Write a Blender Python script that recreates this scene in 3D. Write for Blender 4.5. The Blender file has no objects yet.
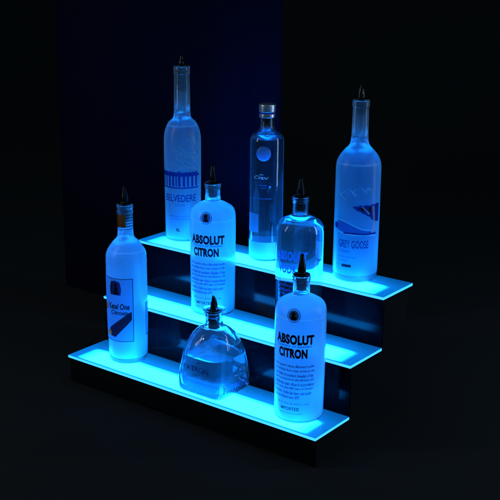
import bpy, bmesh, math, random
from mathutils import Matrix, Vector

random.seed(4)
sc = bpy.context.scene
COL = sc.collection

# ------------------------------------------------------------------ camera
cam_d = bpy.data.cameras.new('camera')
cam = bpy.data.objects.new('camera', cam_d)
COL.objects.link(cam)
r_ = Vector((0.79511055, 0.60640714, 0.00834176))
u_ = Vector((-0.17736662, 0.21936269, 0.95938579))
f_ = Vector((-0.57994852, 0.76429732, -0.28197397))
M = Matrix.Identity(4)
for i in range(3):
    M[i][0], M[i][1], M[i][2] = r_[i], u_[i], -f_[i]
M.translation = (1.19638443, -1.36455184, 0.81374984)
cam.matrix_world = M
cam_d.sensor_fit = 'HORIZONTAL'
cam_d.angle = math.radians(26.932)
cam_d.clip_start = 0.02
cam_d.clip_end = 100
sc.camera = cam

# ------------------------------------------------------------------ world, lamps, exposure
w = bpy.data.worlds.new('World')
sc.world = w
w.use_nodes = True
w.node_tree.nodes['Background'].inputs[0].default_value = (0.028, 0.06, 0.078, 1)
w.node_tree.nodes['Background'].inputs[1].default_value = 1.0


def strip_lamp(name, loc, target, sx, sy, power, col=(0.38, 0.62, 1.0)):
    d = bpy.data.lights.new(name, 'AREA')
    d.shape = 'RECTANGLE'
    d.size, d.size_y = sx, sy
    d.energy = power
    d.color = col
    o = bpy.data.objects.new(name, d)
    COL.objects.link(o)
    o.location = loc
    o.rotation_euler = (Vector(target) - Vector(loc)).to_track_quat('-Z', 'Y').to_euler()
    return o


strip_lamp('strip_softbox', (1.30, 0.92, 0.55), (0, 0.25, 0.35), 0.14, 1.1, 4.2)
strip_lamp('strip_softbox', (-0.85, -0.95, 0.75), (0, 0.25, 0.30), 0.12, 0.9, 1.6, (0.70, 0.76, 0.9))
strip_lamp('small_softbox', (-0.75, -0.95, 1.05), (0, 0.15, 0.2), 0.07, 0.07, 0.8, (0.8, 0.9, 1.0))
strip_lamp('small_softbox', (1.55, 0.10, 0.85), (0, 0.15, 0.3), 0.07, 0.10, 1.0, (0.8, 0.9, 1.0))

sc.view_settings.view_transform = 'Standard'
sc.view_settings.look = 'None'
sc.view_settings.exposure = 0
sc.view_settings.gamma = 1
sc.render.engine = 'CYCLES'
cy = sc.cycles
cy.use_denoising = True
try:
    cy.denoiser = 'OPENIMAGEDENOISE'
except Exception:
    pass
cy.max_bounces = 28
cy.diffuse_bounces = 14
cy.glossy_bounces = 8
cy.transmission_bounces = 24
cy.transparent_max_bounces = 24
cy.sample_clamp_indirect = 8
cy.blur_glossy = 0.3

# ------------------------------------------------------------------ measures
W, D, RUN, RISE = 0.6103, 0.109, 0.10612, 0.09924
TH = 0.0055
FLOOR = -0.058
LED = (0.0032, 0.255, 1.0)
PI = math.pi


# ------------------------------------------------------------------ materials
def new_mat(name):
    m = bpy.data.materials.new(name)
    m.use_nodes = True
    nt = m.node_tree
    nt.nodes.clear()
    out = nt.nodes.new('ShaderNodeOutputMaterial')
    return m, nt, out


def N(nt, kind, **kw):
    n = nt.nodes.new(kind)
    for k, v in kw.items():
        if k.startswith('i_'):
            key = k[2:]
            key = int(key) if key.isdigit() else key.replace('_', ' ')
            n.inputs[key].default_value = v
        else:
            setattr(n, k, v)
    return n


def L(nt, a, b):
    nt.links.new(a, b)


def princ(name, col, rough=0.4, metal=0.0, noise=0.0, scale=60.0, spec=0.5, bump=0.0):
    m, nt, out = new_mat(name)
    b = N(nt, 'ShaderNodeBsdfPrincipled')
    b.inputs['Base Color'].default_value = (*col, 1)
    b.inputs['Roughness'].default_value = rough
    b.inputs['Metallic'].default_value = metal
    b.inputs['Specular IOR Level'].default_value = spec
    tc = N(nt, 'ShaderNodeTexCoord')
    nz = N(nt, 'ShaderNodeTexNoise')
    nz.inputs['Scale'].default_value = scale
    nz.inputs['Detail'].default_value = 5
    L(nt, tc.outputs['Object'], nz.inputs['Vector'])
    mr = N(nt, 'ShaderNodeMapRange')
    mr.inputs['To Min'].default_value = max(0.0, rough - noise)
    mr.inputs['To Max'].default_value = min(1.0, rough + noise)
    L(nt, nz.outputs['Fac'], mr.inputs['Value'])
    L(nt, mr.outputs['Result'], b.inputs['Roughness'])
    if bump:
        bp = N(nt, 'ShaderNodeBump')
        bp.inputs['Strength'].default_value = bump
        bp.inputs['Distance'].default_value = 0.001
        L(nt, nz.outputs['Fac'], bp.inputs['Height'])
        L(nt, bp.outputs['Normal'], b.inputs['Normal'])
    L(nt, b.outputs[0], out.inputs[0])
    return m


def ramp(nt, stops, interp='LINEAR'):
    c = N(nt, 'ShaderNodeValToRGB')
    c.color_ramp.interpolation = interp
    e = c.color_ramp.elements
    while len(e) > 1:
        e.remove(e[-1])
    e[0].position = stops[0][0]
    e[0].color = (*stops[0][1], 1)
    for p, col in stops[1:]:
        x = e.new(p)
        x.color = (*col, 1)
    return c


def frost_mat(name, level=None, h=0.3, col=(0.70, 0.96, 0.985), upper=(0.62, 0.78, 0.93), see=0.12, trans=0.82, rough=0.30, guide=0.95, etch=False, core=(0.55, 0.66, 0.82), clear=False):
    """etched glass: scatters the light that comes up through the base, paler where spirit stands behind it"""
    m, nt, out = new_mat(name)
    tc = N(nt, 'ShaderNodeTexCoord')
    sep = N(nt, 'ShaderNodeSeparateXYZ')
    L(nt, tc.outputs['Object'], sep.inputs[0])
    dv = N(nt, 'ShaderNodeMath', operation='DIVIDE')
    L(nt, sep.outputs['Z'], dv.inputs[0])
    dv.inputs[1].default_value = h
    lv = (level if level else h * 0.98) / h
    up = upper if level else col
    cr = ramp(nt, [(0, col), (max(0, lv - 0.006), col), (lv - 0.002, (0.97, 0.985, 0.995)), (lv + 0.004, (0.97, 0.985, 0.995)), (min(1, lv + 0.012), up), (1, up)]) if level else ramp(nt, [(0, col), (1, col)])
    L(nt, dv.outputs[0], cr.inputs[0])
    nz = N(nt, 'ShaderNodeTexNoise')
    nz.inputs['Scale'].default_value = 900
    nz.inputs['Detail'].default_value = 3
    L(nt, tc.outputs['Object'], nz.inputs['Vector'])
    bp = N(nt, 'ShaderNodeBump')
    bp.inputs['Strength'].default_value = 0.25
    bp.inputs['Distance'].default_value = 0.0004
    L(nt, nz.outputs['Fac'], bp.inputs['Height'])
    df = N(nt, 'ShaderNodeBsdfDiffuse')
    tr = N(nt, 'ShaderNodeBsdfTranslucent')
    L(nt, cr.outputs[0], df.inputs['Color'])
    # painted rim glow: the wall colour is darkened face on, white edge on
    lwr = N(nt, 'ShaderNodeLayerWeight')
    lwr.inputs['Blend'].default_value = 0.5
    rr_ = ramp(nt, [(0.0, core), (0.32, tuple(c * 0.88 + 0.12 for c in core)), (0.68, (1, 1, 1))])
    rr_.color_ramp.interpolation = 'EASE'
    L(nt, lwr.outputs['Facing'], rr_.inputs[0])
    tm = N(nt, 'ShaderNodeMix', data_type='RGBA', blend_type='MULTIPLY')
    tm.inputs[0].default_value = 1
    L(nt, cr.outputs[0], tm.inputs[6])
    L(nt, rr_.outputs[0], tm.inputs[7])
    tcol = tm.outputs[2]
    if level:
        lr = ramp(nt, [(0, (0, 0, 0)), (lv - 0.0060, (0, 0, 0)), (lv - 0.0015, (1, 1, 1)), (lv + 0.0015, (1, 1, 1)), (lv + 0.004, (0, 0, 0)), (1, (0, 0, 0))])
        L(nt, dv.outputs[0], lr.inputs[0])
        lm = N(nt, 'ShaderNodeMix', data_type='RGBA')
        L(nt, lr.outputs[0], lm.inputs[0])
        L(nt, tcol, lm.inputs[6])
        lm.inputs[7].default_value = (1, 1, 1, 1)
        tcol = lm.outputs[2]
    L(nt, tcol, tr.inputs['Color'])
    m1 = N(nt, 'ShaderNodeMixShader')
    m1.inputs[0].default_value = trans
    L(nt, df.outputs[0], m1.inputs[1])
    L(nt, tr.outputs[0], m1.inputs[2])
    if etch:
        at = N(nt, 'ShaderNodeAttribute', attribute_name='etch')
        em_ = N(nt, 'ShaderNodeMapRange')
        em_.inputs['To Min'].default_value = trans
        em_.inputs['To Max'].default_value = 1.0
        L(nt, at.outputs['Fac'], em_.inputs['Value'])
        L(nt, em_.outputs['Result'], m1.inputs[0])
        wc = N(nt, 'ShaderNodeMix', data_type='RGBA')
        L(nt, at.outputs['Fac'], wc.inputs[0])
        L(nt, tcol, wc.inputs[6])
        wc.inputs[7].default_value = (1, 1, 1, 1)
        L(nt, wc.outputs[2], tr.inputs['Color'])
    if clear:
        rf = N(nt, 'ShaderNodeBsdfTransparent')
        rf.inputs['Color'].default_value = (0.94, 0.97, 1, 1)
    else:
        rf = N(nt, 'ShaderNodeBsdfRefraction')
        rf.inputs['IOR'].default_value = 1.12
        rf.inputs['Roughness'].default_value = 0.55
        L(nt, cr.outputs[0], rf.inputs['Color'])
    m2 = N(nt, 'ShaderNodeMixShader')
    m2.inputs[0].default_value = see
    L(nt, m1.outputs[0], m2.inputs[1])
    L(nt, rf.outputs[0], m2.inputs[2])
    gl = N(nt, 'ShaderNodeBsdfGlossy')
    gl.inputs['Roughness'].default_value = rough
    L(nt, bp.outputs[0], gl.inputs['Normal'])
    lw = N(nt, 'ShaderNodeFresnel')
    lw.inputs['IOR'].default_value = 1.4
    geo = N(nt, 'ShaderNodeNewGeometry')
    # fresnel only on the outer face, the inner face just scatters
    fx = N(nt, 'ShaderNodeMath', operation='MULTIPLY')
    inv = N(nt, 'ShaderNodeMath', operation='SUBTRACT')
    inv.inputs[0].default_value = 1
    L(nt, geo.outputs['Backfacing'], inv.inputs[1])
    L(nt, lw.outputs[0], fx.inputs[0])
    L(nt, inv.outputs[0], fx.inputs[1])
    m3 = N(nt, 'ShaderNodeMixShader')
    L(nt, fx.outputs[0], m3.inputs[0])
    L(nt, m2.outputs[0], m3.inputs[1])
    L(nt, gl.outputs[0], m3.inputs[2])
    # inside, light that grazes the wall is guided on upwards (total reflection in the glass)
    gi = N(nt, 'ShaderNodeBsdfGlossy')
    gi.inputs['Color'].default_value = (0.97, 0.985, 0.995, 1)
    gi.inputs['Roughness'].default_value = 0.15
    lwt = N(nt, 'ShaderNodeLayerWeight')
    lwt.inputs['Blend'].default_value = 0.5
    mr = N(nt, 'ShaderNodeMapRange', interpolation_type='SMOOTHSTEP')
    mr.inputs['From Min'].default_value = 0.10
    mr.inputs['From Max'].default_value = 0.55
    mr.inputs['To Min'].default_value = guide * 0.5
    mr.inputs['To Max'].default_value = guide
    L(nt, lwt.outputs['Facing'], mr.inputs['Value'])
    bk = N(nt, 'ShaderNodeMath', operation='MULTIPLY')
    gsock = mr.outputs['Result']
    if etch:
        ng = N(nt, 'ShaderNodeMath', operation='MULTIPLY_ADD')
        L(nt, at.outputs['Fac'], ng.inputs[0])
        ng.inputs[1].default_value = -1.0
        ng.inputs[2].default_value = 1.0
        g2 = N(nt, 'ShaderNodeMath', operation='MULTIPLY')
        L(nt, mr.outputs['Result'], g2.inputs[0])
        L(nt, ng.outputs[0], g2.inputs[1])
        gsock = g2.outputs[0]
    L(nt, gsock, bk.inputs[0])
    L(nt, geo.outputs['Backfacing'], bk.inputs[1])
    m4 = N(nt, 'ShaderNodeMixShader')
    L(nt, bk.outputs[0], m4.inputs[0])
    L(nt, m3.outputs[0], m4.inputs[1])
    L(nt, gi.outputs[0], m4.inputs[2])
    L(nt, m4.outputs[0], out.inputs[0])
    return m


def glass_mat(name, col=(0.93, 0.97, 1.0), ior=1.48, rough=0.0, haze=0.0, hazecol=(0.75, 0.88, 0.96), bump=0.06, scale=35):
    m, nt, out = new_mat(name)
    g = N(nt, 'ShaderNodeBsdfGlass')
    g.inputs['Color'].default_value = (*col, 1)
    g.inputs['IOR'].default_value = ior
    g.inputs['Roughness'].default_value = rough
    tc = N(nt, 'ShaderNodeTexCoord')
    nz = N(nt, 'ShaderNodeTexNoise')
    nz.inputs['Scale'].default_value = scale
    L(nt, tc.outputs['Object'], nz.inputs['Vector'])
    bp = N(nt, 'ShaderNodeBump')
    bp.inputs['Strength'].default_value = bump
    bp.inputs['Distance'].default_value = 0.002
    L(nt, nz.outputs['Fac'], bp.inputs['Height'])
    L(nt, bp.outputs[0], g.inputs['Normal'])
    last = g
    if haze:
        t = N(nt, 'ShaderNodeBsdfTranslucent')
        t.inputs['Color'].default_value = (*hazecol, 1)
        d = N(nt, 'ShaderNodeBsdfDiffuse')
        d.inputs['Color'].default_value = (*hazecol, 1)
        a = N(nt, 'ShaderNodeMixShader')
        a.inputs[0].default_value = 0.8
        L(nt, d.outputs[0], a.inputs[1])
        L(nt, t.outputs[0], a.inputs[2])
        mx = N(nt, 'ShaderNodeMixShader')
        mx.inputs[0].default_value = haze
        L(nt, g.outputs[0], mx.inputs[1])
        L(nt, a.outputs[0], mx.inputs[2])
        last = mx
    L(nt, last.outputs[0], out.inputs[0])
    return m


def clear_base_mat():
    m, nt, out = new_mat('clear_glass_base')
    t = N(nt, 'ShaderNodeBsdfTransparent')
    t.inputs['Color'].default_value = (0.93, 0.97, 0.99, 1)
    tl = N(nt, 'ShaderNodeBsdfTranslucent')
    tl.inputs['Color'].default_value = (0.8, 0.9, 0.95, 1)
    a = N(nt, 'ShaderNodeMixShader')
    a.inputs[0].default_value = 0.42
    L(nt, t.outputs[0], a.inputs[1])
    L(nt, tl.outputs[0], a.inputs[2])
    g = N(nt, 'ShaderNodeBsdfGlossy')
    g.inputs['Roughness'].default_value = 0.05
    f = N(nt, 'ShaderNodeFresnel')
    f.inputs['IOR'].default_value = 1.45
    b = N(nt, 'ShaderNodeMixShader')
    L(nt, f.outputs[0], b.inputs[0])
    L(nt, a.outputs[0], b.inputs[1])
    L(nt, g.outputs[0], b.inputs[2])
    L(nt, b.outputs[0], out.inputs[0])
    return m


def tread_mat():
    """edge lit acrylic: the lamp strip runs under the front half, the rest and the ends glow less"""
    m, nt, out = new_mat('lit_acrylic')
    tc = N(nt, 'ShaderNodeTexCoord')
    sep = N(nt, 'ShaderNodeSeparateXYZ')
    L(nt, tc.outputs['Object'], sep.inputs[0])

    def sstep(sock, a, b):
        r = N(nt, 'ShaderNodeMapRange', interpolation_type='SMOOTHSTEP')
        r.inputs['From Min'].default_value = a
        r.inputs['From Max'].default_value = b
        L(nt, sock, r.inputs['Value'])
        return r.outputs['Result']

    def mul(a, b):
        n = N(nt, 'ShaderNodeMath', operation='MULTIPLY')
        for i, s in enumerate((a, b)):
            if isinstance(s, (int, float)):
                n.inputs[i].default_value = s
            else:
                L(nt, s, n.inputs[i])
        return n.outputs[0]

    def add(a, b):
        n = N(nt, 'ShaderNodeMath', operation='ADD')
        for i, s in enumerate((a, b)):
            if isinstance(s, (int, float)):
                n.inputs[i].default_value = s
            else:
                L(nt, s, n.inputs[i])
        return n.outputs[0]
    ab = N(nt, 'ShaderNodeMath', operation='ABSOLUTE')
    L(nt, sep.outputs['X'], ab.inputs[0])
    ends = sstep(ab.outputs[0], 0.288, 0.248)
    endg = sstep(ab.outputs[0], 0.31, 0.22)
    back = sstep(sep.outputs['Y'], 0.066, 0.049)
    front = sstep(sep.outputs['Y'], 0.003, 0.0075)
    core = mul(mul(ends, back), front)
    rear = sstep(sep.outputs['Y'], 0.115, 0.045)
    nz = N(nt, 'ShaderNodeTexNoise')
    nz.inputs['Scale'].default_value = 14
    nz.inputs['Detail'].default_value = 3
    L(nt, tc.outputs['Object'], nz.inputs['Vector'])
    var = N(nt, 'ShaderNodeMapRange')
    var.inputs['To Min'].default_value = 0.8
    var.inputs['To Max'].default_value = 1.2
    L(nt, nz.outputs['Fac'], var.inputs['Value'])
    soft = add(0.62, mul(rear, add(0.5, mul(endg, 1.0))))
    st = mul(add(mul(soft, 0.74), mul(core, 34)), var.outputs['Result'])
    em = N(nt, 'ShaderNodeEmission')
    em.inputs['Color'].default_value = (*LED, 1)
    L(nt, st, em.inputs['Strength'])
    gl = N(nt, 'ShaderNodeBsdfGlossy')
    gl.inputs['Roughness'].default_value = 0.12
    fr = N(nt, 'ShaderNodeFresnel')
    fr.inputs['IOR'].default_value = 1.45
    mx = N(nt, 'ShaderNodeMixShader')
    L(nt, fr.outputs[0], mx.inputs[0])
    L(nt, em.outputs[0], mx.inputs[1])
    L(nt, gl.outputs[0], mx.inputs[2])
    L(nt, mx.outputs[0], out.inputs[0])
    return m


def emit_mat(name, col, s):
    m, nt, out = new_mat(name)
    e = N(nt, 'ShaderNodeEmission')
    e.inputs[0].default_value = (*col, 1)
    e.inputs[1].default_value = s
    L(nt, e.outputs[0], out.inputs[0])
    return m


MAT = dict(
    tread=tread_mat(),
    rim=emit_mat('glowing_acrylic_edge', (0.03, 0.36, 1.0), 2.2),
    gloss=princ('gloss_black_acrylic', (0.003, 0.003, 0.006), 0.13, noise=0.05, scale=25, spec=0.10),
    matte=princ('matte_black_panel', (0.006, 0.007, 0.008), 0.6, spec=0.1),
    dull=princ('dull_dark_panel', (0.016, 0.018, 0.018), 0.9, spec=0.0),
    floor=princ('black_cloth', (0.03, 0.03, 0.03), 0.95, spec=0.0, scale=300, bump=0.2),
    navy=princ('navy_board', (0.005, 0.006, 0.021), 0.9, spec=0.0),
    plastic=princ('black_plastic', (0.006, 0.006, 0.008), 0.16, noise=0.05),
    cork=princ('dark_rubber', (0.012, 0.012, 0.02), 0.5),
    ink=princ('dark_ink', (0.004, 0.006, 0.02), 0.6, spec=0.2),
    inkblue=princ('blue_ink', (0.02, 0.05, 0.32), 0.6, spec=0.2),
    inkmid=princ('pale_blue_ink', (0.06, 0.22, 0.62), 0.6, spec=0.2),
    white=princ('white_enamel', (0.85, 0.9, 0.95), 0.5),
    silver=princ('brushed_silver', (0.80, 0.83, 0.87), 0.34, metal=1.0, noise=0.06, scale=200),
    gold=princ('amber_foil', (0.50, 0.19, 0.04), 0.33, metal=0.7, noise=0.1, scale=120, bump=0.3),
    base=clear_base_mat(),
    glass=glass_mat('clear_glass', haze=0.03, hazecol=(0.5, 0.92, 0.98)),
    liquid=glass_mat('clear_spirit', (0.90, 0.96, 1.0), 1.345),
)


def film_mat(name, dcol, tcol, mix=0.7):
    """printed film or ink that lets the glow through"""
    m, nt, out = new_mat(name)
    d = N(nt, 'ShaderNodeBsdfDiffuse')
    d.inputs[0].default_value = (*dcol, 1)
    tl = N(nt, 'ShaderNodeBsdfTranslucent')
    tl.inputs[0].default_value = (*tcol, 1)
    mx = N(nt, 'ShaderNodeMixShader')
    mx.inputs[0].default_value = mix
    L(nt, d.outputs[0], mx.inputs[1])
    L(nt, tl.outputs[0], mx.inputs[2])
    L(nt, mx.outputs[0], out.inputs[0])
    return m


FILM = film_mat('label_film', (0.22, 0.46, 0.72), (0.50, 0.70, 0.90))
BROWN = film_mat('brown_ink', (0.10, 0.045, 0.03), (0.05, 0.05, 0.12))
INKT = film_mat('sheer_blue_ink', (0.05, 0.14, 0.45), (0.22, 0.36, 0.72))
INKD = film_mat('sheer_navy_ink', (0.02, 0.05, 0.25), (0.05, 0.10, 0.36))
PALE = film_mat('pale_film', (0.55, 0.75, 0.9), (0.8, 0.92, 0.98), 0.6)

# ------------------------------------------------------------------ mesh helpers
def finish(name, bm, mat, parent=None, smooth=True, angle=35):
    bmesh.ops.recalc_face_normals(bm, faces=bm.faces[:])
    me = bpy.data.meshes.new(name)
    bm.to_mesh(me)
    bm.free()
    for m in (mat if isinstance(mat, (list, tuple)) else [mat]):
        me.materials.append(m)
    if smooth:
        for p in me.polygons:
            p.use_smooth = True
        try:
            me.set_sharp_from_angle(angle=math.radians(angle))
        except Exception:
            pass
    o = bpy.data.objects.new(name, me)
    COL.objects.link(o)
    if parent:
        o.parent = parent
    return o


def thing(name, label, cat, loc, rot=0, group=None):
    o = bpy.data.objects.new(name, None)
    COL.objects.link(o)
    o.empty_display_size = 0.02
    o.location = loc
    o.rotation_euler = (0, 0, rot)
    o['label'] = label
    o['category'] = cat
    if group:
        o['group'] = group
    return o


def box(bm, x0, x1, y0, y1, z0, z1, bevel=0.0):
    vs = [bm.verts.new(p) for p in ((x0, y0, z0), (x1, y0, z0), (x1, y1, z0), (x0, y1, z0), (x0, y0, z1), (x1, y0, z1), (x1, y1, z1), (x0, y1, z1))]
    fs = [bm.faces.new([vs[i] for i in q]) for q in ((3, 2, 1, 0), (4, 5, 6, 7), (0, 1, 5, 4), (1, 2, 6, 5), (2, 3, 7, 6), (3, 0, 4, 7))]
    if bevel:
        es = list({e for f in fs for e in f.edges})
        bmesh.ops.bevel(bm, geom=es, offset=bevel, segments=2, affect='EDGES', profile=0.5)
    return fs


def rounded(pts, seg=7):
    """polyline of (r, z[, corner radius]) -> points with rounded corners"""
    out = []
    n = len(pts)
    for i, p in enumerate(pts):
        rad = p[2] if len(p) > 2 else 0
        if rad <= 0 or i == 0 or i == n - 1:
            out.append((p[0], p[1]))
            continue
        P = Vector(p[:2])
        A = Vector(pts[i - 1][:2]) - P
        B = Vector(pts[i + 1][:2]) - P
        ra = min(rad, A.length * 0.49)
        rb = min(rad, B.length * 0.49)
        a = P + A.normalized() * ra
        b = P + B.normalized() * rb
        for k in range(seg + 1):
            t = k / seg
            q = a * (1 - t) ** 2 + P * 2 * t * (1 - t) + b * t * t
            out.append((q.x, q.y))
    return out


def lathe(bm, prof, n=72, closed=False):
    rings = []
    for r, z in prof:
        if r < 1e-6:
            rings.append([bm.verts.new((0, 0, z))])
        else:
            rings.append([bm.verts.new((r * math.cos(2 * PI * k / n), r * math.sin(2 * PI * k / n), z)) for k in range(n)])
    pairs = list(zip(rings[:-1], rings[1:]))
    if closed:
        pairs.append((rings[-1], rings[0]))
    for a, b in pairs:
        for k in range(n):
            k2 = (k + 1) % n
            if len(a) == 1 and len(b) == 1:
                continue
            if len(a) == 1:
                bm.faces.new((a[0], b[k2], b[k]))
            elif len(b) == 1:
                bm.faces.new((a[k], a[k2], b[0]))
            else:
                bm.faces.new((a[k], a[k2], b[k2], b[k]))


def turned(name, prof, mat, parent, n=72, closed=False, angle=35):
    bm = bmesh.new()
    lathe(bm, prof, n, closed)
    return finish(name, bm, mat, parent, angle=angle)


def radius_at(prof):
    def f(z):
        best = None
        for (r0, z0), (r1, z1) in zip(prof[:-1], prof[1:]):
            if z1 > z0 and z0 <= z <= z1:
                r = r0 + (r1 - r0) * (z - z0) / (z1 - z0)
                best = r if best is None else max(best, r)
        return best if best is not None else max(p[0] for p in prof)
    return f


# printed matter: flat outlines in (degrees round the bottle, height) or text, wrapped round the glass
def wrap(bm, R, eps, step=0.003):
    """verts hold (angle * R0, height) in x,y with R0 = bm R; bend them round the glass"""
    if not bm.verts:
        return
    xs = [v.co.x for v in bm.verts]
    x = math.ceil(min(xs) / step) * step
    while x < max(xs):
        bmesh.ops.bisect_plane(bm, geom=bm.verts[:] + bm.edges[:] + bm.faces[:], plane_co=(x, 0, 0), plane_no=(1, 0, 0))
        x += step
    Rf, R0 = R
    for v in bm.verts:
        a = v.co.x / R0
        z = v.co.y
        r = Rf(z) + eps
        v.co = (r * math.cos(a), r * math.sin(a), z)


FONT = {}


def text_bm(s, x0, x1, z0, z1, R0, bold=0.0, shear=0.0, space=1.0):
    """text filling the box from angle x0..x1 (degrees) and height z0..z1"""
    cu = bpy.data.curves.new('t', 'FONT')
    cu.body = s
    cu.size = 1
    cu.offset = bold
    cu.shear = shear
    cu.space_character = space
    cu.resolution_u = 4
    ob = bpy.data.objects.new('t', cu)
    COL.objects.link(ob)
    dg = bpy.context.evaluated_depsgraph_get()
    dg.update()
    me = bpy.data.meshes.new_from_object(ob.evaluated_get(dg))
    bm = bmesh.new()
    bm.from_mesh(me)
    bpy.data.objects.remove(ob)
    bpy.data.curves.remove(cu)
    bpy.data.meshes.remove(me)
    xs = [v.co.x for v in bm.verts]
    ys = [v.co.y for v in bm.verts]
    ax, bx, ay, by = min(xs), max(xs), min(ys), max(ys)
    X0, X1 = math.radians(x0) * R0, math.radians(x1) * R0
    for v in bm.verts:
        v.co.x = X0 + (v.co.x - ax) / (bx - ax) * (X1 - X0)
        v.co.y = z0 + (v.co.y - ay) / (by - ay) * (z1 - z0)
        v.co.z = 0
    return bm


def poly_bm(polys, R0):
    bm = bmesh.new()
    for P in polys:
        vs = [bm.verts.new((math.radians(a) * R0, z, 0)) for a, z in P]
        f = bm.faces.new(vs)
        bmesh.ops.triangulate(bm, faces=[f])
    # split along height as well
    zs = [v.co.y for v in bm.verts]
    z = min(zs) + 0.004
    while z < max(zs):
        bmesh.ops.bisect_plane(bm, geom=bm.verts[:] + bm.edges[:] + bm.faces[:], plane_co=(0, z, 0), plane_no=(0, 1, 0))
        z += 0.004
    return bm


def stroke(a0, z0, a1, z1, w0, w1, R0):
    """ribbon between two points on the glass, widths in metres"""
    k = math.radians(1) * R0
    d = Vector(((a1 - a0) * k, z1 - z0))
    if d.length < 1e-9:
        d = Vector((1, 0))
    n = Vector((-d.y, d.x)).normalized()
    return [(a0 + n.x * w0 / k / 2, z0 + n.y * w0 / 2), (a0 - n.x * w0 / k / 2, z0 - n.y * w0 / 2),
            (a1 - n.x * w1 / k / 2, z1 - n.y * w1 / 2), (a1 + n.x * w1 / k / 2, z1 + n.y * w1 / 2)]


def disc(a, z, r, R0, n=28, sq=1.0):
    k = math.radians(1) * R0
    return [(a + r * math.cos(2 * PI * i / n) / k, z + sq * r * math.sin(2 * PI * i / n)) for i in range(n)]


def printed(name, bms, mat, parent, Rf, R0, eps=0.0003, join=False):
    if isinstance(bms, list) and len(bms) > 1 and not join:
        return [printed(name, b, mat, parent, Rf, R0, eps) for b in bms][0]
    tot = bmesh.new()
    for b in (bms if isinstance(bms, list) else [bms]):
        wrap(b, (Rf, R0), eps)
        me = bpy.data.meshes.new('tmp')
        b.to_mesh(me)
        b.free()
        tot.from_mesh(me)
        bpy.data.meshes.remove(me)
    o = finish(name, tot, mat, parent, smooth=False)
    # the print faces outward
    me = o.data
    s = sum((p.normal.x * p.center.x + p.normal.y * p.center.y) for p in me.polygons)
    bm = bmesh.new()
    bm.from_mesh(me)
    for f in bm.faces:
        c = f.calc_center_median()
        if f.normal.x * c.x + f.normal.y * c.y < 0:
            f.normal_flip()
    bm.to_mesh(me)
    bm.free()
    return o


def etch(o, strokes, R0, soft=0.00035):
    """mark the wall's vertices that lie on the etched strokes (angle0, z0, angle1, z1, width0, width1)"""
    import numpy as np
    me = o.data
    co = np.empty(len(me.vertices) * 3)
    me.vertices.foreach_get('co', co)
    co = co.reshape(-1, 3)
    X = np.arctan2(co[:, 1], co[:, 0])
    X = np.where(X > math.radians(100), X - 2 * PI, X) * R0
    Z = co[:, 2]
    val = np.zeros(len(X))
    for a0, z0, a1, z1, w0, w1 in strokes:
        x0, x1 = math.radians(a0) * R0, math.radians(a1) * R0
        pad = max(w0, w1) + 0.002
        idx = np.nonzero((X > min(x0, x1) - pad) & (X < max(x0, x1) + pad) & (Z > min(z0, z1) - pad) & (Z < max(z0, z1) + pad))[0]
        if not len(idx):
            continue
        dx, dz = x1 - x0, z1 - z0
        t = np.clip(((X[idx] - x0) * dx + (Z[idx] - z0) * dz) / (dx * dx + dz * dz + 1e-12), 0, 1)
        d = np.hypot(X[idx] - x0 - t * dx, Z[idx] - z0 - t * dz)
        h = (w0 + (w1 - w0) * t) / 2
        val[idx] = np.maximum(val[idx], np.clip((h + soft - d) / (2 * soft), 0, 1))
    at = me.attributes.new('etch', 'FLOAT', 'POINT')
    at.data.foreach_set('value', val.astype('f'))


def fine_rows(prof, z0, z1, dz=0.0005):
    """resample a profile densely between two heights so that an etched picture can be held by the wall"""
    Rf = radius_at(prof)
    lo = [p for p in prof if p[1] < z0]
    hi = [p for p in prof if p[1] > z1]
    n = int((z1 - z0) / dz)
    return lo + [(Rf(z0 + (z1 - z0) * i / n), z0 + (z1 - z0) * i / n) for i in range(n + 1)] + hi


# ------------------------------------------------------------------ the setting
def structure(o):
    o['kind'] = 'structure'
    return o


bm = bmesh.new()
ys = [-8, 3.2]
prof = [(-8, FLOOR), (2.4, FLOOR)]
for k in range(1, 9):
    a = k / 8 * PI / 2
    prof.append((2.4 + 0.9 * math.sin(a), FLOOR + 0.9 * (1 - math.cos(a))))
prof.append((3.3, 4.5))
rows = [[bm.verts.new((x, y, z)) for x in (-7, 7)] for y, z in prof]
for a, b in zip(rows[:-1], rows[1:]):
    bm.faces.new((a[0], a[1], b[1], b[0]))
structure(finish('floor', bm, MAT['floor'], angle=60))

# navy board standing behind the left of the display
t = thing('backdrop_board', 'dark navy backdrop board standing behind the left half of the shelves', 'backdrop', (-0.43, 0.43, FLOOR))
bm = bmesh.new()
box(bm, -0.345, 0.338, 0, 0.012, 0, 0.95, 0.002)
finish('board', bm, MAT['navy'], t)
bm = bmesh.new()
for s in (-0.2, 0.2):
    box(bm, s - 0.015, s + 0.015, 0.0125, 0.16, 0, 0.03, 0.002)
finish('foot', bm, MAT['matte'], t)

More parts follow.
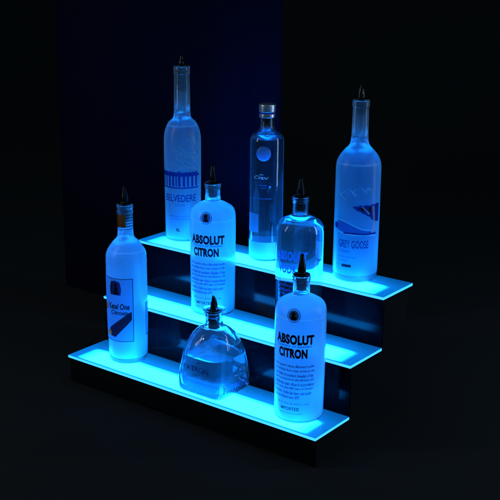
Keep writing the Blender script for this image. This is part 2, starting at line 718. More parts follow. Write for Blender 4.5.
# ------------------------------------------------------------------ the stepped display
disp = thing('stepped_bar_shelf', 'black three step bar shelf with glowing blue acrylic treads carrying eight bottles', 'display shelf', (0, 0, 0))
for k in range(3):
    y0, z1 = k * RUN, k * RISE
    bm = bmesh.new()
    box(bm, -W / 2, W / 2, 0, D, -TH, 0, 0.0007)
    bm.normal_update()
    for f in bm.faces:
        n, c = f.normal, f.calc_center_median()
        if n.z > 0.9:
            f.material_index = 0
        elif n.z < -0.5:
            f.material_index = 2
        else:
            f.material_index = 1
    tr = finish('tread', bm, [MAT['tread'], MAT['rim'], MAT['matte']], disp, smooth=False)
    tr.location = (0, y0, z1)
    # riser behind the tread
    zt = (k + 1) * RISE - TH - 0.0005
    if k < 2:
        bm = bmesh.new()
        box(bm, -W / 2 + 0.001, W / 2 - 0.001, 0, 0.004, z1 - TH, zt, 0.0005)
        o = finish('riser', bm, MAT['gloss'], disp)
        o.location = (0, y0 + RUN + 0.0033, 0)
bm = bmesh.new()
box(bm, -W / 2 + 0.001, W / 2 - 0.001, 0.004, 0.008, FLOOR, -TH - 0.0005, 0.0005)
finish('front_panel', bm, MAT['matte'], disp)
bm = bmesh.new()
box(bm, -W / 2 + 0.012, W / 2 - 0.012, 2 * RUN + D - 0.006, 2 * RUN + D - 0.002, FLOOR, 2 * RISE - TH - 0.0005, 0.0005)
finish('back_panel', bm, MAT['matte'], disp)
for s in (-1, 1):
    bm = bmesh.new()
    yb = 2 * RUN + D - 0.007
    P = [(0.009, FLOOR), (yb, FLOOR), (yb, 2 * RISE - TH - 0.001), (2 * RUN + 0.009, 2 * RISE - TH - 0.001), (2 * RUN + 0.009, RISE - TH - 0.001),
         (RUN + 0.009, RISE - TH - 0.001), (RUN + 0.009, -TH - 0.001), (0.009, -TH - 0.001)]
    x = s * (W / 2 - 0.008)
    a = [bm.verts.new((x - 0.002, y, z)) for y, z in P]
    b = [bm.verts.new((x + 0.002, y, z)) for y, z in P]
    bm.faces.new(a)
    bm.faces.new(b[::-1])
    for i in range(len(P)):
        j = (i + 1) % len(P)
        bm.faces.new((a[i], a[j], b[j], b[i]))
    finish('end_panel', bm, MAT['dull'], disp, smooth=False)


# ------------------------------------------------------------------ pourers
def pourer(parent, z, r_in, flange, height, depth, tilt=0.0, rim=None, tip=0.0022):
    """black free-flow pourer: ribbed stopper in the neck, flange on the lip, tapering spout"""
    p = turned('pourer', rounded([(0, z), (flange, z, 0.0008), (flange, z + 0.0025, 0.001), (0.0074, z + 0.0045, 0.002), (0.0070, z + height * 0.42, 0.008),
                                  (0.0050, z + height * 0.72, 0.008), (tip + 0.0010, z + height, 0.002), (tip - 0.0004, z + height - 0.0006), (tip - 0.0007, z + height - 0.006), (0, z + height - 0.006)], 5), MAT['plastic'], parent, 40)
    ta = random.uniform(-PI, PI)
    for v in p.data.vertices:                # the spout is cut at a slant
        q = (v.co.z - (z + height * 0.75)) / (height * 0.25)
        if q > 0:
            v.co.z += q * 0.9 * (v.co.x * math.cos(ta) + v.co.y * math.sin(ta))
    prof = [(0, z - depth)]
    n = 4
    for i in range(n):
        za = z - depth + depth * 0.92 * i / n
        zb = z - depth + depth * 0.92 * (i + 0.6) / n
        ra = r_in * (0.80 + 0.18 * i / n)
        prof += [(ra * 0.78, za), (ra, za + 0.0006), (ra, zb), (ra * 0.78, zb + 0.0006)]
    prof += [(r_in * 0.75, z - 0.0002), (0, z - 0.0002)]
    turned('stopper', prof, MAT['cork'], p, 40)
    if rim:
        turned('drip_ring', rounded([(flange - 0.001, z + 0.0030), (rim, z + 0.0052, 0.0006), (rim, z + 0.0062, 0.0006), (flange - 0.001, z + 0.0048)], 3), MAT['glass'], p, 48)
    return p


NECK = frost_mat('hazy_neck_glass', h=0.3, col=(0.6, 0.97, 0.99), see=0.52, trans=0.85, rough=0.05, core=(0.42, 0.55, 0.75), clear=True)
NECKF = frost_mat('frosted_neck_glass', h=0.3, col=(0.6, 0.97, 0.99), see=0.38, trans=0.85, rough=0.12, core=(0.45, 0.58, 0.78), clear=True)
NECKC = NECK


def neck(parent, outer, wall, mat, n=56):
    """hollow glass neck from an outer profile (rounded)"""
    top = outer[-1][1]
    return turned('neck', outer + [(outer[-1][0] - wall * 0.6, top), (outer[-1][0] - wall, top - 0.002)], mat, parent, n)


# ------------------------------------------------------------------ the two frosted lemon vodkas and the clear one
AB = rounded([(0.0405, 0.0, 0.003), (0.0440, 0.006, 0.004), (0.0450, 0.10), (0.0455, 0.185, 0.02), (0.0445, 0.2135, 0.020), (0.0265, 0.2245, 0.011), (0.0152, 0.2290, 0.003), (0.0150, 0.2330)], 8)
AB_NECK = rounded([(0.0152, 0.2305), (0.0146, 0.2480), (0.0149, 0.2530, 0.001), (0.0160, 0.2545, 0.001), (0.0160, 0.2565, 0.001), (0.0150, 0.2575, 0.001), (0.0163, 0.2590, 0.001), (0.0163, 0.2622, 0.0012), (0.0150, 0.2630)], 4)
FINE = ["This superb citrus flavored vodka", "was distilled from grain grown in the", "rich fields of southern Sweden. It has", "been produced at the famous old", "distilleries near Ahus in accordance",
        "with more than 400 years of Swedish", "tradition. Vodka has been sold under", "the name Absolut since 1879."]


def seal(parent, Rf, R0, a, z, r):
    ring = []
    n = 36
    k = math.radians(1) * R0
    for i in range(n):
        t0, t1 = 2 * PI * i / n, 2 * PI * (i + 1) / n
        ring.append([(a + r * math.cos(t0) / k, z + r * math.sin(t0)), (a + r * math.cos(t1) / k, z + r * math.sin(t1)),
                     (a + 0.9 * r * math.cos(t1) / k, z + 0.9 * r * math.sin(t1)), (a + 0.9 * r * math.cos(t0) / k, z + 0.9 * r * math.sin(t0))])
    s = printed('seal', [poly_bm([disc(a, z, 0.78 * r, R0)], R0)], MAT['inkmid'], parent, Rf, R0, 0.0006)
    head = [disc(a - 1, z + 0.22 * r, 0.30 * r, R0, 16, 1.2),
            [(a - 0.55 * r / k, z - 0.62 * r), (a + 0.5 * r / k, z - 0.62 * r), (a + 0.38 * r / k, z - 0.25 * r), (a + 0.1 * r / k, z - 0.02 * r), (a - 0.25 * r / k, z - 0.02 * r), (a - 0.45 * r / k, z - 0.3 * r)]]
    printed('seal_portrait', [poly_bm([p], R0) for p in head], MAT['ink'], s, Rf, R0, 0.0009)
    printed('seal_ring', poly_bm(ring, R0), MAT['inkblue'], s, Rf, R0, 0.0008)
    return s


def ab_print(t, prof, second, ink, fine, phi):
    Rf, R0 = radius_at(prof), 0.045
    printed('lettering', [text_bm('ABSOLUT', phi - 46, phi + 46, 0.1505, 0.1690, R0, 0.06, 0, 1.08),
                          text_bm(second, phi - 38, phi + 31, 0.1255, 0.1432, R0, 0.06, 0, 1.08),
                          text_bm('IMPORTED', phi - 32, phi + 15, 0.0262, 0.0325, R0, 0.018, 0, 1.12)], ink, t, Rf, R0)
    lines = [text_bm('Country of Sweden', phi - 42, phi + 40, 0.1442, 0.1502, R0, 0.012, 0.45)]
    z = 0.1130
    for i, s in enumerate(FINE):
        lines.append(text_bm(s, phi - 50, phi + (50 if i < 7 else 20) - random.uniform(0, 7), z - 0.0060, z, R0, 0.016, 0.4, 0.98))
        z -= 0.0083
    lines.append(text_bm('40% ALC./VOL. (80 PROOF)  1 LITER', phi - 40, phi + 38, 0.0372, 0.0405, R0, 0.01))
    lines.append(text_bm('PRODUCED AND BOTTLED IN SWEDEN', phi - 34, phi + 22, 0.0195, 0.0220, R0, 0.0))
    printed('fine_print', lines[1:9], fine, t, Rf, R0, join=True)
    for b in [lines[0]] + lines[9:]:
        printed('fine_print', b, fine, t, Rf, R0)
    seal(t, Rf, R0, phi - 1, 0.2035, 0.0118)


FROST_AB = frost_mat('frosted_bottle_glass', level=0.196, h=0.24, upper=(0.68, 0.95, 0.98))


def citron(label, x, y, k, phi):
    t = thing('vodka_bottle', label, 'bottle', (x, y, k * RISE), 0, 'bottles on the glowing shelves')
    body = [p for p in AB if p[1] >= 0.006]
    turned('body', body, FROST_AB, t, 96, angle=50)
    turned('base', rounded([(0, 0.0012), (0.035, 0.0006, 0.002), (0.0405, 0.0004, 0.002), (0.0441, 0.0050, 0.002), (0.0441, 0.0060), (0, 0.0060)], 4), MAT['base'], t, 72)
    neck(t, AB_NECK, 0.0032, NECK)
    ab_print(t, AB, 'CITRON', MAT['ink'], MAT['inkblue'], phi)
    pourer(t, 0.2632, 0.0108, 0.0150, 0.036, 0.027)
    return t


citron('frosted lemon vodka bottle with black lettering on the lowest tread, nearest the right end', 0.2270, 0.0618, 0, -70)
citron('frosted lemon vodka bottle with black lettering on the middle tread, behind the squat bottle', -0.0693, 0.1812, 1, -67)


def hollow(t, outer, wall, level, mat, liq, floor=0.010, body_name='body', n=96, closed_top=False):
    """clear bottle: glass shell with wall thickness and the spirit inside it"""
    inner = [(max(r - wall, 0.003), z) for r, z in outer if z > floor + 0.006]
    inn = [(0, floor), (inner[0][0] * 0.8, floor + 0.0005), (inner[0][0] * 0.96, floor + 0.003)] + inner
    turned(body_name, [(0, 0.0025), (outer[0][0] * 0.75, 0.0020)] + outer + inn[::-1], mat, t, n, angle=50)
    lp = [(r + (0.0003 if r > 0 else 0), z - 0.0002) for r, z in inn if z < level]
    rl = radius_at(inn)(level) + 0.0003
    lp += [(rl, level), (rl - 0.0025, level - 0.0008), (0, level - 0.0009)]
    turned('liquid', lp, liq, t, n, angle=50)


# clear vodka on the middle tread
t = thing('vodka_bottle', 'clear round shouldered vodka bottle with pourer on the middle tread', 'bottle', (0.1285, 0.1975, RISE), 0, 'bottles on the glowing shelves')
hollow(t, AB + AB_NECK[1:], 0.0034, 0.2215, MAT['glass'], MAT['liquid'])
Rf, R0 = radius_at(AB), 0.045
printed('lettering', [text_bm('ABSOLUT', -118, -36, 0.1505, 0.1690, R0, 0.055, 0, 1.08), text_bm('VODKA', -112, -48, 0.1255, 0.1432, R0, 0.055, 0, 1.08),
                      text_bm('IMPORTED', -105, -60, 0.0265, 0.0325, R0, 0.03)], INKT, t, Rf, R0)
printed('fine_print', text_bm('Country of Sweden', -113, -44, 0.1440, 0.1498, R0, -0.005, 0.45), MAT['inkblue'], t, Rf, R0)
printed('fine_print', [text_bm(s.replace('citrus flavored ', ''), -122, -34, 0.1072 - 0.0083 * i, 0.1130 - 0.0083 * i, R0, 0.004, 0.4) for i, s in enumerate(FINE)], MAT['inkblue'], t, Rf, R0, join=True)
pourer(t, 0.2632, 0.0108, 0.0150, 0.036, 0.027)

# ------------------------------------------------------------------ frosted bottle with the amber neck band, lowest tread, left end
t = thing('vodka_bottle', 'frosted vodka bottle with amber neck band and dark bordered picture label', 'bottle', (-0.1975, 0.0662, 0), 0, 'bottles on the glowing shelves')
KB = rounded([(0.0375, 0.012), (0.0385, 0.0135, 0.001), (0.0390, 0.017), (0.0404, 0.085), (0.0408, 0.148), (0.0406, 0.2050, 0.006), (0.0408, 0.2085, 0.001), (0.0404, 0.2115, 0.001), (0.0400, 0.2260, 0.018), (0.0270, 0.2470, 0.016), (0.0158, 0.2560, 0.008), (0.0152, 0.2720), (0.0150, 0.2760)], 7)
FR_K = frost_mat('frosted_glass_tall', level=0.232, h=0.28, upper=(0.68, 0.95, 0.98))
turned('body', KB, FR_K, t, 96, angle=50)
turned('base', rounded([(0, 0.002), (0.031, 0.001, 0.002), (0.0345, 0.0005, 0.003), (0.0388, 0.003, 0.003), (0.0388, 0.0112, 0.002), (0.0378, 0.0118), (0, 0.0118)], 5), MAT['base'], t, 72)
KN = rounded([(0.0151, 0.2735), (0.0151, 0.3050), (0.0151, 0.3055, 0.0005), (0.0163, 0.3065, 0.0008), (0.0163, 0.3100, 0.0008), (0.0152, 0.3112, 0.0006), (0.0155, 0.3150), (0.0164, 0.3165, 0.001), (0.0164, 0.3212, 0.001), (0.0150, 0.3220)], 4)
neck(t, KN, 0.003, NECKC)
pourer(t, 0.3222, 0.0110, 0.0135, 0.034, 0.030)
# amber foil band wraps part of the neck, clear glass shows at the right
bm = bmesh.new()
n = 40
A0, A1 = math.radians(-215), math.radians(-42)
cols = []
for i in range(n + 1):
    a = A0 + (A1 - A0) * i / n
    cols.append([bm.verts.new((r * math.cos(a), r * math.sin(a), z)) for r, z in ((0.01535, 0.2785), (0.0157, 0.2785), (0.0158, 0.2800), (0.0157, 0.3030), (0.0156, 0.3040), (0.01535, 0.3040))])
for a, b in zip(cols[:-1], cols[1:]):
    for i in range(6):
        j = (i + 1) % 6
        bm.faces.new((a[i], b[i], b[j], a[j]))
bm.faces.new(cols[0])
bm.faces.new(cols[-1][::-1])
finish('neck_band', bm, MAT['gold'], t)
bm = bmesh.new()
for zr in (0.2795, 0.2850, 0.2905, 0.2960, 0.3015):
    lathe(bm, [(0.0153, zr), (0.0157, zr + 0.0005), (0.0157, zr + 0.0016), (0.0153, zr + 0.0021)], 48)
finish('neck_thread', bm, MAT['cork'], t)
Rf, R0 = radius_at(KB), 0.0405
ZA, ZB, PA, PB = 0.0495, 0.1815, -139, -29


def frame(a0, a1, z0, z1, wd):
    kk = wd / (math.radians(1) * R0)
    return [[(a0, z0), (a1, z0), (a1, z0 + wd), (a0, z0 + wd)], [(a0, z1 - wd), (a1, z1 - wd), (a1, z1), (a0, z1)],
            [(a0, z0 + wd), (a0 + kk, z0 + wd), (a0 + kk, z1 - wd), (a0, z1 - wd)], [(a1 - kk, z0 + wd), (a1, z0 + wd), (a1, z1 - wd), (a1 - kk, z1 - wd)]]


lab = printed('label', poly_bm([[(PA, ZA), (PB, ZA), (PB, ZB), (PA, ZB)]], R0), FILM, t, Rf, R0, 0.0003)
printed('label_border', poly_bm(frame(PA, PB, ZA, ZB, 0.0012), R0), MAT['ink'], lab, Rf, R0, 0.0007)
crest = [[(-97, 0.147), (-64, 0.147), (-62, 0.160), (-66, 0.174), (-80, 0.177), (-95, 0.174), (-99, 0.160)]]
printed('label_crest', poly_bm(crest, R0), MAT['inkblue'], lab, Rf, R0, 0.0006)
printed('crest_figure', [poly_bm([disc(-78, 0.168, 0.0035, R0)], R0), poly_bm([[(-86, 0.149), (-69, 0.149), (-71, 0.160), (-77, 0.166), (-83, 0.162)]], R0),
                         poly_bm([[(-94, 0.152), (-91, 0.152), (-89, 0.172), (-92, 0.171)]], R0)], MAT['ink'], lab, Rf, R0, 0.0010, join=True)
printed('lettering', [text_bm('Ketel One', -104, -40, 0.1175, 0.1300, R0, 0.03, 0.1), text_bm('Citroen', -96, -46, 0.1060, 0.1155, R0, 0.02, 0.1)], MAT['ink'], lab, Rf, R0, 0.0008)
printed('diagonal_ribbon', [poly_bm([[(-104, 0.060), (-84, 0.058), (-34, 0.096), (-34, 0.113), (-44, 0.110), (-104, 0.076)]], R0)], BROWN, lab, Rf, R0, 0.0007)
printed('fruit_drawing', [poly_bm([disc(-107, 0.0655, 0.0065, R0)], R0), poly_bm([[(-126, 0.112), (-111, 0.114), (-111, 0.126), (-126, 0.126)]], R0)],
        princ('orange_ink', (0.75, 0.25, 0.03), 0.6), lab, Rf, R0, 0.0011)
bl = printed('back_label', poly_bm([[(15, 0.056), (110, 0.056), (110, 0.125), (15, 0.125)]], R0), FILM, t, Rf, R0, 0.0003)
printed('label_border', poly_bm(frame(15, 110, 0.056, 0.125, 0.0014), R0), MAT['ink'], bl, Rf, R0, 0.0007)

# ------------------------------------------------------------------ tall frosted bottle with the white tree, top tread, left
t = thing('vodka_bottle', 'tall frosted vodka bottle with a bare tree and palace print on the top tread', 'bottle', (-0.2385, 0.2868, 2 * RISE), 0, 'bottles on the glowing shelves')
BB = rounded([(0.0372, 0.006, 0.001), (0.0380, 0.010), (0.0388, 0.10), (0.0394, 0.172), (0.0394, 0.2300, 0.020), (0.0300, 0.2540, 0.014), (0.0185, 0.2620, 0.007), (0.0176, 0.2720), (0.0175, 0.2750)], 8)
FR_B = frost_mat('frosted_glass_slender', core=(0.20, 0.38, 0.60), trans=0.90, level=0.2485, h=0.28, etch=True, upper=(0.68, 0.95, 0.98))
bel_body = turned('body', fine_rows(BB, 0.118, 0.2235), FR_B, t, 520, angle=50)
turned('base', rounded([(0, 0.0015), (0.031, 0.0008, 0.002), (0.0350, 0.0005, 0.003), (0.0376, 0.003, 0.002), (0.0376, 0.0058), (0, 0.0058)], 4), MAT['base'], t, 72)
BN = rounded([(0.0176, 0.2735), (0.0166, 0.3500), (0.0164, 0.3535, 0.001), (0.0176, 0.3550, 0.001), (0.0176, 0.3590, 0.001), (0.0165, 0.3605, 0.001), (0.0174, 0.3625, 0.001), (0.0174, 0.3690, 0.0015), (0.0155, 0.3700)], 4)
neck(t, BN, 0.0032, NECK)
pourer(t, 0.3702, 0.0120, 0.0125, 0.019, 0.052)
Rf, R0 = radius_at(BB), 0.0388
# tree
strokes = []


def branch(a, z, ang, ln, wd, depth):
    k = math.radians(1) * R0
    steps = 3
    for i in range(steps):
        ang += random.uniform(-0.16, 0.16)
        a1 = a + math.sin(ang) * ln / steps / k
        z1 = z + math.cos(ang) * ln / steps
        w1 = max(wd * 0.90, 0.0012)
        strokes.append((a, z, a1, z1, wd, w1))
        if depth > 0:
            s = random.choice((-1, 1))
            branch(a1, z1, ang + s * random.uniform(0.45, 0.8) - 0.06, ln * random.uniform(0.5, 0.68), max(wd * 0.74, 0.0013), depth - 1)
        a, z, wd = a1, z1, w1
    if depth > 0:
        branch(a, z, ang + random.uniform(-0.3, 0.2), ln * 0.55, wd * 0.7, depth - 1)


random.seed(11)
tz = [(20, 0.120), (19.5, 0.140), (16, 0.155), (9, 0.166)]
for (a0, z0), (a1, z1), w0, w1 in zip(tz[:-1], tz[1:], (0.0042, 0.0038, 0.0032), (0.0038, 0.0032, 0.0028)):
    strokes.append((a0, z0, a1, z1, w0, w1))
branch(9, 0.166, -0.25, 0.036, 0.0024, 2)
branch(12, 0.161, -0.75, 0.040, 0.0023, 2)
branch(16, 0.155, -1.15, 0.042, 0.0022, 2)

branch(9, 0.166, 0.12, 0.030, 0.0022, 2)
etch(bel_body, strokes, R0)
# palace: cornice, roof line and columns
pal = [[(-135, 0.1440), (10, 0.1440), (10, 0.1490), (-135, 0.1490)], [(-135, 0.1490), (2, 0.1490), (-2, 0.1520), (-135, 0.1520)]]
a = -132
while a < 4:
    wd_ = random.uniform(3.5, 8)
    pal.append([(a, 0.1215 + random.uniform(0, 0.003)), (a + wd_, 0.1215), (a + wd_, 0.1440), (a, 0.1440)])
    a += wd_ + random.uniform(4, 8)
roof = []
a = -134
while a < 0:
    wd_ = random.uniform(4, 13)
    hh = random.uniform(0.0008, 0.0042)
    roof.append([(a, 0.1519), (a + wd_, 0.1519), (a + wd_ * random.uniform(0.6, 0.95), 0.1519 + hh), (a + wd_ * random.uniform(0.05, 0.35), 0.1519 + hh * random.uniform(0.6, 1))])
    a += wd_ + random.uniform(0.2, 3)
roof.append([(-136, 0.1180), (6, 0.1180), (8, 0.1208), (-136, 0.1208)])
printed('palace_roof_print', [poly_bm(pal[:2], R0), poly_bm(roof, R0)], INKD, t, Rf, R0, 0.0004, join=True)
printed('palace_column_print', [poly_bm(pal[2:], R0)], INKD, t, Rf, R0, 0.0004)
printed('lettering', [text_bm('BELVEDERE', -112, -6, 0.0895, 0.1045, R0, 0.012)], INKD, t, Rf, R0, 0.0004)
printed('fine_print', [text_bm('V O D K A', -76, -44, 0.0800, 0.0838, R0, 0.0), text_bm('IMPORTED', -95, -62, 0.0560, 0.0590, R0, 0.0), text_bm('DISTILLED AND BOTTLED IN POLAND', -92, -24, 0.0500, 0.0525, R0, 0.0),
                       text_bm('PRODUCT OF POLAND', -56, -22, 0.0562, 0.0588, R0, 0)], MAT['inkblue'], t, Rf, R0, 0.0004)
printed('volume_mark', [text_bm('1L', -72, -60, 0.0245, 0.0315, R0, 0.06)], MAT['ink'], t, Rf, R0, 0.0004)

# ------------------------------------------------------------------ frosted bottle with the geese, top tread, right end
t = thing('vodka_bottle', 'tall frosted vodka bottle with lake, rock and birds print on the top tread', 'bottle', (0.1990, 0.2837, 2 * RISE), 0, 'bottles on the glowing shelves')
GB = rounded([(0.0422, 0.0150, 0.001), (0.0427, 0.018), (0.0428, 0.113), (0.0423, 0.2270, 0.013), (0.0318, 0.2450, 0.012), (0.0172, 0.2585, 0.011), (0.0158, 0.2720), (0.0157, 0.2760)], 8)
FR_G = frost_mat('frosted_glass_deep', core=(0.22, 0.42, 0.66), trans=0.90, etch=True, level=0.2265, h=0.28, col=(0.48, 0.93, 0.975), upper=(0.48, 0.91, 0.97))
goose_body = turned('body', fine_rows(GB, 0.088, 0.192), FR_G, t, 520, angle=50)
turned('base', rounded([(0, 0.0015), (0.035, 0.0008, 0.002), (0.0385, 0.0005, 0.004), (0.0424, 0.0045, 0.004), (0.0424, 0.0148), (0, 0.0148)], 4), MAT['base'], t, 72)
GN = rounded([(0.0157, 0.2745), (0.0150, 0.3260), (0.0151, 0.3285, 0.001), (0.0162, 0.3300, 0.001), (0.0162, 0.3400, 0.0015), (0.0148, 0.3412)], 4)
neck(t, GN, 0.0032, NECKF)
pourer(t, 0.3414, 0.0108, 0.0120, 0.027, 0.028, tip=0.0018)
Rf, R0 = radius_at(GB), 0.0427


def wave(a0, a1, z0, z1, amp, n=16, ph=0.0):
    return [(a0 + (a1 - a0) * i / n, z0 + (z1 - z0) * i / n + amp * math.sin(ph + i / n * 2 * PI)) for i in range(n + 1)]


up = wave(-112, 0, 0.1180, 0.1000, 0.003, 18, 0.4)
lo = wave(-112, 0, 0.1010, 0.0930, -0.0015, 18, 0.0)
quads = [[lo[i], lo[i + 1], up[i + 1], up[i]] for i in range(18)]
printed('lake_print', [poly_bm(quads, R0)], INKT, t, Rf, R0, 0.0004)
lo2 = wave(-92, -6, 0.0955, 0.0955, 0.0008, 12)
printed('shore_print', [poly_bm([[lo2[i], lo2[i + 1], (lo2[i + 1][0], lo2[i + 1][1] + 0.0030), (lo2[i][0], lo2[i][1] + 0.0030)] for i in range(12)], R0),
                        poly_bm([disc(-118, 0.1090, 0.0055, R0, 18, 1.1)], R0)], INKD, t, Rf, R0, 0.0006)
rocks = [[(-71, 0.1478), (-64, 0.1503), (-57, 0.1498), (-52, 0.1524), (-43, 0.1512), (-36, 0.1530), (-28, 0.1513), (-17, 0.1528), (-10, 0.1520), (-5, 0.1540), (8, 0.1530), (8, 0.1192), (2, 0.1180), (-4, 0.1196), (-9, 0.1178), (-14, 0.1228), (-20, 0.1240), (-24, 0.1296), (-33, 0.1318), (-38, 0.1352), (-46, 0.1368), (-50, 0.1402), (-59, 0.1414), (-63, 0.1450)],
         [(-55, 0.1465), (-40, 0.1478), (-33, 0.1440), (-44, 0.1412)], [(-30, 0.1470), (-23, 0.1490), (-21, 0.1400), (-27, 0.1360)]]
rock = printed('rock_print', [poly_bm(rocks[:1], R0)], INKD, t, Rf, R0, 0.0005)
printed('rock_shadow_print', poly_bm(rocks[1:], R0), MAT['ink'], rock, Rf, R0, 0.0007)
printed('waterfall_print', [poly_bm([[(-20, 0.1500), (-11, 0.1500), (-7, 0.1180), (-1, 0.0985), (-20, 0.0985), (-14, 0.1180)]], R0), poly_bm([[(-48, 0.1500), (-44, 0.1500), (-25, 0.1360), (-29, 0.1340)]], R0)], PALE, t, Rf, R0, 0.0009)
geese = []


def goose(a, z, s, tilt=0.0):
    k = math.radians(1) * R0
    pts = [((-1.1, 0.9), (-0.45, 0.15)), ((-0.45, 0.15), (0.1, -0.25)), ((0.1, -0.25), (0.55, 0.35)), ((0.55, 0.35), (1.2, 0.75)), ((0.1, -0.25), (0.9, -0.55))]
    for (x0, z0), (x1, z1) in pts:
        geese.append((a + x0 * s / k, z + z0 * s, a + x1 * s / k, z + z1 * s, 0.0021, 0.0012))


for a, z, s in ((-106, 0.170, 0.0075), (-93, 0.162, 0.0050), (-72, 0.1775, 0.0055), (-66, 0.171, 0.0035), (-40, 0.1790, 0.0055), (-28, 0.1810, 0.0035)):
    goose(a, z, s)
for i in range(18):                      # pale shoreline round the lake
    geese.append((up[i][0], up[i][1] + 0.002, up[i + 1][0], up[i + 1][1] + 0.002, 0.0022, 0.0022))
    geese.append((lo[i][0], lo[i][1] - 0.002, lo[i + 1][0], lo[i + 1][1] - 0.002, 0.0022, 0.0022))
etch(goose_body, geese, R0)
printed('lettering', [text_bm('GREY GOOSE', -106, -26, 0.0690, 0.0840, R0, 0.012)], INKD, t, Rf, R0, 0.0004)
printed('fine_print', [text_bm('VODKA', -104, -74, 0.0600, 0.0645, R0, 0.0), text_bm('Distilled and Bottled', -106, -58, 0.0500, 0.0530, R0, 0.0), text_bm('in France', -106, -80, 0.0430, 0.0460, R0, 0.0),
                       text_bm('1 L', -112, -100, 0.0330, 0.0365, R0, 0.0)], MAT['inkblue'], t, Rf, R0, 0.0004)
printed('flag_print', [poly_bm([[(-95, 0.0315), (-69, 0.0315), (-69, 0.0368), (-95, 0.0368)]], R0)], MAT['ink'], t, Rf, R0, 0.0004)

# ------------------------------------------------------------------ clear straight bottle with the medallion, top tread, middle
t = thing('vodka_bottle', 'slim clear straight sided vodka bottle with silver cap and round blue medallion', 'bottle', (-0.0132, 0.2823, 2 * RISE), 0, 'bottles on the glowing shelves')
CB = rounded([(0.0310, 0.0, 0.003), (0.0340, 0.004, 0.003), (0.0340, 0.2440, 0.004), (0.0325, 0.2515, 0.006), (0.0190, 0.2600, 0.008), (0.0150, 0.2660, 0.004), (0.0138, 0.2760), (0.0138, 0.2870)], 7)
hollow(t, CB, 0.0032, 0.2470, MAT['glass'], MAT['liquid'], floor=0.006)
cap = turned('cap', rounded([(0, 0.2875), (0.0160, 0.2875, 0.0008), (0.0160, 0.2945, 0.0006), (0.0150, 0.2950, 0.0004), (0.0150, 0.2980, 0.0004), (0.0168, 0.2985, 0.0008), (0.0170, 0.3130, 0.0018), (0.0155, 0.3140, 0.001), (0, 0.3140)], 4), MAT['silver'], t, 64)
turned('cap_ring', rounded([(0.0152, 0.2952), (0.0166, 0.2956, 0.0005), (0.0166, 0.2974, 0.0005), (0.0152, 0.2978)], 3), MAT['inkblue'], cap, 64)
turned('cork', rounded([(0, 0.2700), (0.0098, 0.2700, 0.001), (0.0102, 0.2866), (0, 0.2866)], 3), MAT['cork'], cap, 40)
Rf, R0 = radius_at(CB), 0.0340
# domed medallion
bm = bmesh.new()
ca, cz, rr = math.radians(-65.0), 0.2205, 0.0148
rings = []
for i in range(9):
    q = i / 8
    rad = rr * math.sin(q * PI / 2)
    up_ = 0.0042 * math.cos(q * PI / 2)
    ring = []
    for j in range(40):
        b = 2 * PI * j / 40
        ang = ca + rad * math.cos(b) / R0
        ring.append(bm.verts.new(((R0 + 0.0003 + up_) * math.cos(ang), (R0 + 0.0003 + up_) * math.sin(ang), cz + rad * math.sin(b))))
        if i == 0:
            break
    rings.append(ring)
for a, b in zip(rings[:-1], rings[1:]):
    for j in range(40):
        j2 = (j + 1) % 40
        bm.faces.new((a[0], b[j], b[j2]) if len(a) == 1 else (a[j], b[j], b[j2], a[j2]))
m, nt, out = new_mat('blue_medallion')
d = N(nt, 'ShaderNodeBsdfPrincipled')
d.inputs['Base Color'].default_value = (0.10, 0.36, 0.85, 1)
d.inputs['Roughness'].default_value = 0.18
tl = N(nt, 'ShaderNodeBsdfTranslucent'); tl.inputs[0].default_value = (0.25, 0.55, 0.95, 1)
mx = N(nt, 'ShaderNodeMixShader'); mx.inputs[0].default_value = 0.4
L(nt, d.outputs[0], mx.inputs[1]); L(nt, tl.outputs[0], mx.inputs[2]); L(nt, mx.outputs[0], out.inputs[0])
finish('medallion', bm, m, t)
printed('lettering', [text_bm('Ciroc', -99, -46, 0.1695, 0.1760, R0, -0.012, 0.5), poly_bm([stroke(-78, 0.1778, -71, 0.1792, 0.0006, 0.0006, R0), stroke(-71, 0.1792, -64, 0.1778, 0.0006, 0.0006, R0)], R0)], MAT['white'], t, Rf, R0, 0.0004)
printed('fine_print', [text_bm('SNAP FROST', -80, -52, 0.1560, 0.1585, R0, 0.0), text_bm('VODKA', -74, -56, 0.1505, 0.1530, R0, 0.0), text_bm('DISTILLED FROM FINE FRENCH GRAPES', -104, -36, 0.1290, 0.1312, R0, 0.0)], MAT['inkmid'], t, Rf, R0, 0.0004)
printed('foot_glow_band', poly_bm([[(-252, 0.0050), (106, 0.0050), (106, 0.0400), (-252, 0.0400)]], R0), PALE, t, Rf, R0, 0.0004)  # pale film added round the foot for the bright glow there
printed('side_print', [poly_bm([[(-130, 0.0600), (-80, 0.0600), (-80, 0.0980), (-130, 0.0980)]], R0)], FILM, t, Rf, R0, 0.0004)

# ------------------------------------------------------------------ squat clear bottle, lowest tread
t = thing('tequila_bottle', 'squat clear square shouldered tequila bottle with black pourer and embossed sides', 'bottle', (0.0335, 0.0585, 0), 0, 'bottles on the glowing shelves')


def sq_ring(bm, a, n_exp, z, n=96):
    out = []
    for k in range(n):
        th = 2 * PI * k / n
        c, s = math.cos(th), math.sin(th)
        r = a / ((abs(c) ** n_exp + abs(s) ** n_exp) ** (1 / n_exp))
        out.append(bm.verts.new((r * c, r * s, z)))
    return out


def loft(bm, secs, n=96, cap0=True, cap1=True):
    rings = [sq_ring(bm, a, e, z, n) for a, e, z in secs]
    for a, b in zip(rings[:-1], rings[1:]):
        for k in range(n):
            k2 = (k + 1) % n
            bm.faces.new((a[k], a[k2], b[k2], b[k]))
    if cap0:
        bm.faces.new(rings[0][::-1])
    if cap1:
        bm.faces.new(rings[-1])
    return rings


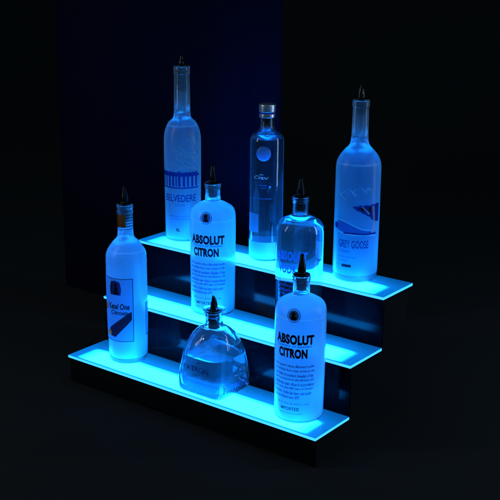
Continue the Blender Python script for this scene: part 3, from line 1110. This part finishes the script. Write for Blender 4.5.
PZ = [(0.0440, 6.5, 0.0008), (0.0470, 6.5, 0.0022), (0.0488, 6.5, 0.006), (0.0492, 6.5, 0.012), (0.0492, 6.5, 0.030), (0.0488, 6.2, 0.0335), (0.0480, 6.0, 0.0350), (0.0482, 5.6, 0.046), (0.0480, 5.0, 0.056),
      (0.0474, 4.4, 0.066), (0.0467, 3.8, 0.076), (0.0453, 3.3, 0.086), (0.0429, 2.9, 0.096), (0.0396, 2.6, 0.105), (0.0356, 2.4, 0.1125), (0.0306, 2.2, 0.1185), (0.0252, 2.05, 0.1230), (0.0200, 2.0, 0.1265), (0.0173, 2.0, 0.1300), (0.0166, 2.0, 0.136),
      (0.0164, 2.0, 0.144), (0.0172, 2.0, 0.1455), (0.0186, 2.0, 0.1470), (0.0188, 2.0, 0.1515), (0.0178, 2.0, 0.1530)]
HAZG = glass_mat('heavy_glow_glass', haze=0.05, hazecol=(0.55, 0.93, 0.99), bump=0.35, scale=48)  # clear glass; bluish haze mixed in for the shelf light scattered inside
HAZL = glass_mat('spirit_glow', (0.85, 0.95, 1.0), 1.345, haze=0.15, hazecol=(0.25, 0.85, 1.0), bump=0.2, scale=40)  # clear spirit; its blue haze colour stands for scattered shelf light
PZ = [(a * (1.065 if z < 0.1265 else 1.0), e + (1.0 if z < 0.05 else 0), z) for a, e, z in PZ]
FL = 0.012
inn = []
for a, e, z in PZ:
    if z > FL + 0.004:
        inn.append((a - (0.0045 if z < 0.12 else 0.0042), max(2.0, e * 0.85), z))
inn = [(inn[0][0] * 0.9, 4.5, FL), (inn[0][0] * 0.97, 5.0, FL + 0.002)] + inn
bm = bmesh.new()
o_r = loft(bm, PZ, cap0=True, cap1=False)
i_r = loft(bm, inn, cap0=True, cap1=False)
for k in range(96):
    k2 = (k + 1) % 96
    bm.faces.new((o_r[-1][k], o_r[-1][k2], i_r[-1][k2], i_r[-1][k]))
finish('body', bm, HAZG, t, angle=50)
LV = 0.073
lq = [(a + 0.0003, e, z - 0.0002) for a, e, z in inn if z < LV]
la = lq[-1][0] - 0.001
bm = bmesh.new()
loft(bm, lq + [(la, 3.4, LV), (la - 0.003, 3.4, LV - 0.001)])
finish('liquid', bm, HAZL, t, angle=50)
pourer(t, 0.1532, 0.0128, 0.0150, 0.030, 0.032, rim=0.0215)


def flat_print(name, s, face, u0, u1, z0, z1, mat, inset, bold=0.0, extra=None):
    """lettering laid on a flat side of the square bottle, following its slope"""
    bm = text_bm(s, math.degrees(u0), math.degrees(u1), z0, z1, 1.0, bold)
    zs = [(q[2], q[0], q[1]) for q in PZ]
    x = -0.045
    while x < 0.045:
        bmesh.ops.bisect_plane(bm, geom=bm.verts[:] + bm.edges[:] + bm.faces[:], plane_co=(x, 0, 0), plane_no=(1, 0, 0))
        x += 0.003
    for v in bm.verts:
        z = v.co.y
        for (za, aa, ea), (zb, ab_, eb) in zip(zs[:-1], zs[1:]):
            if za <= z <= zb:
                q = (z - za) / (zb - za)
                a, e = aa + (ab_ - aa) * q, ea + (eb - ea) * q
                break
        u = v.co.x
        d_ = (max(a ** e - abs(u) ** e, 0)) ** (1 / e) + inset
        v.co = (u, -d_, z) if face == 'front' else (d_, u, z)
    o = finish(name, bm, mat, t, smooth=False)
    return o


flat_print('lettering', 'PATRÓN', 'front', -0.032, 0.028, 0.0490, 0.0620, MAT['inkblue'], 0.0004, 0.0)
EMB = glass_mat('embossed_glass', haze=0.25)
flat_print('embossed_lettering', 'PATRÓN', 'side', -0.036, 0.036, 0.0110, 0.0280, INKT, 0.0005, 0.0)
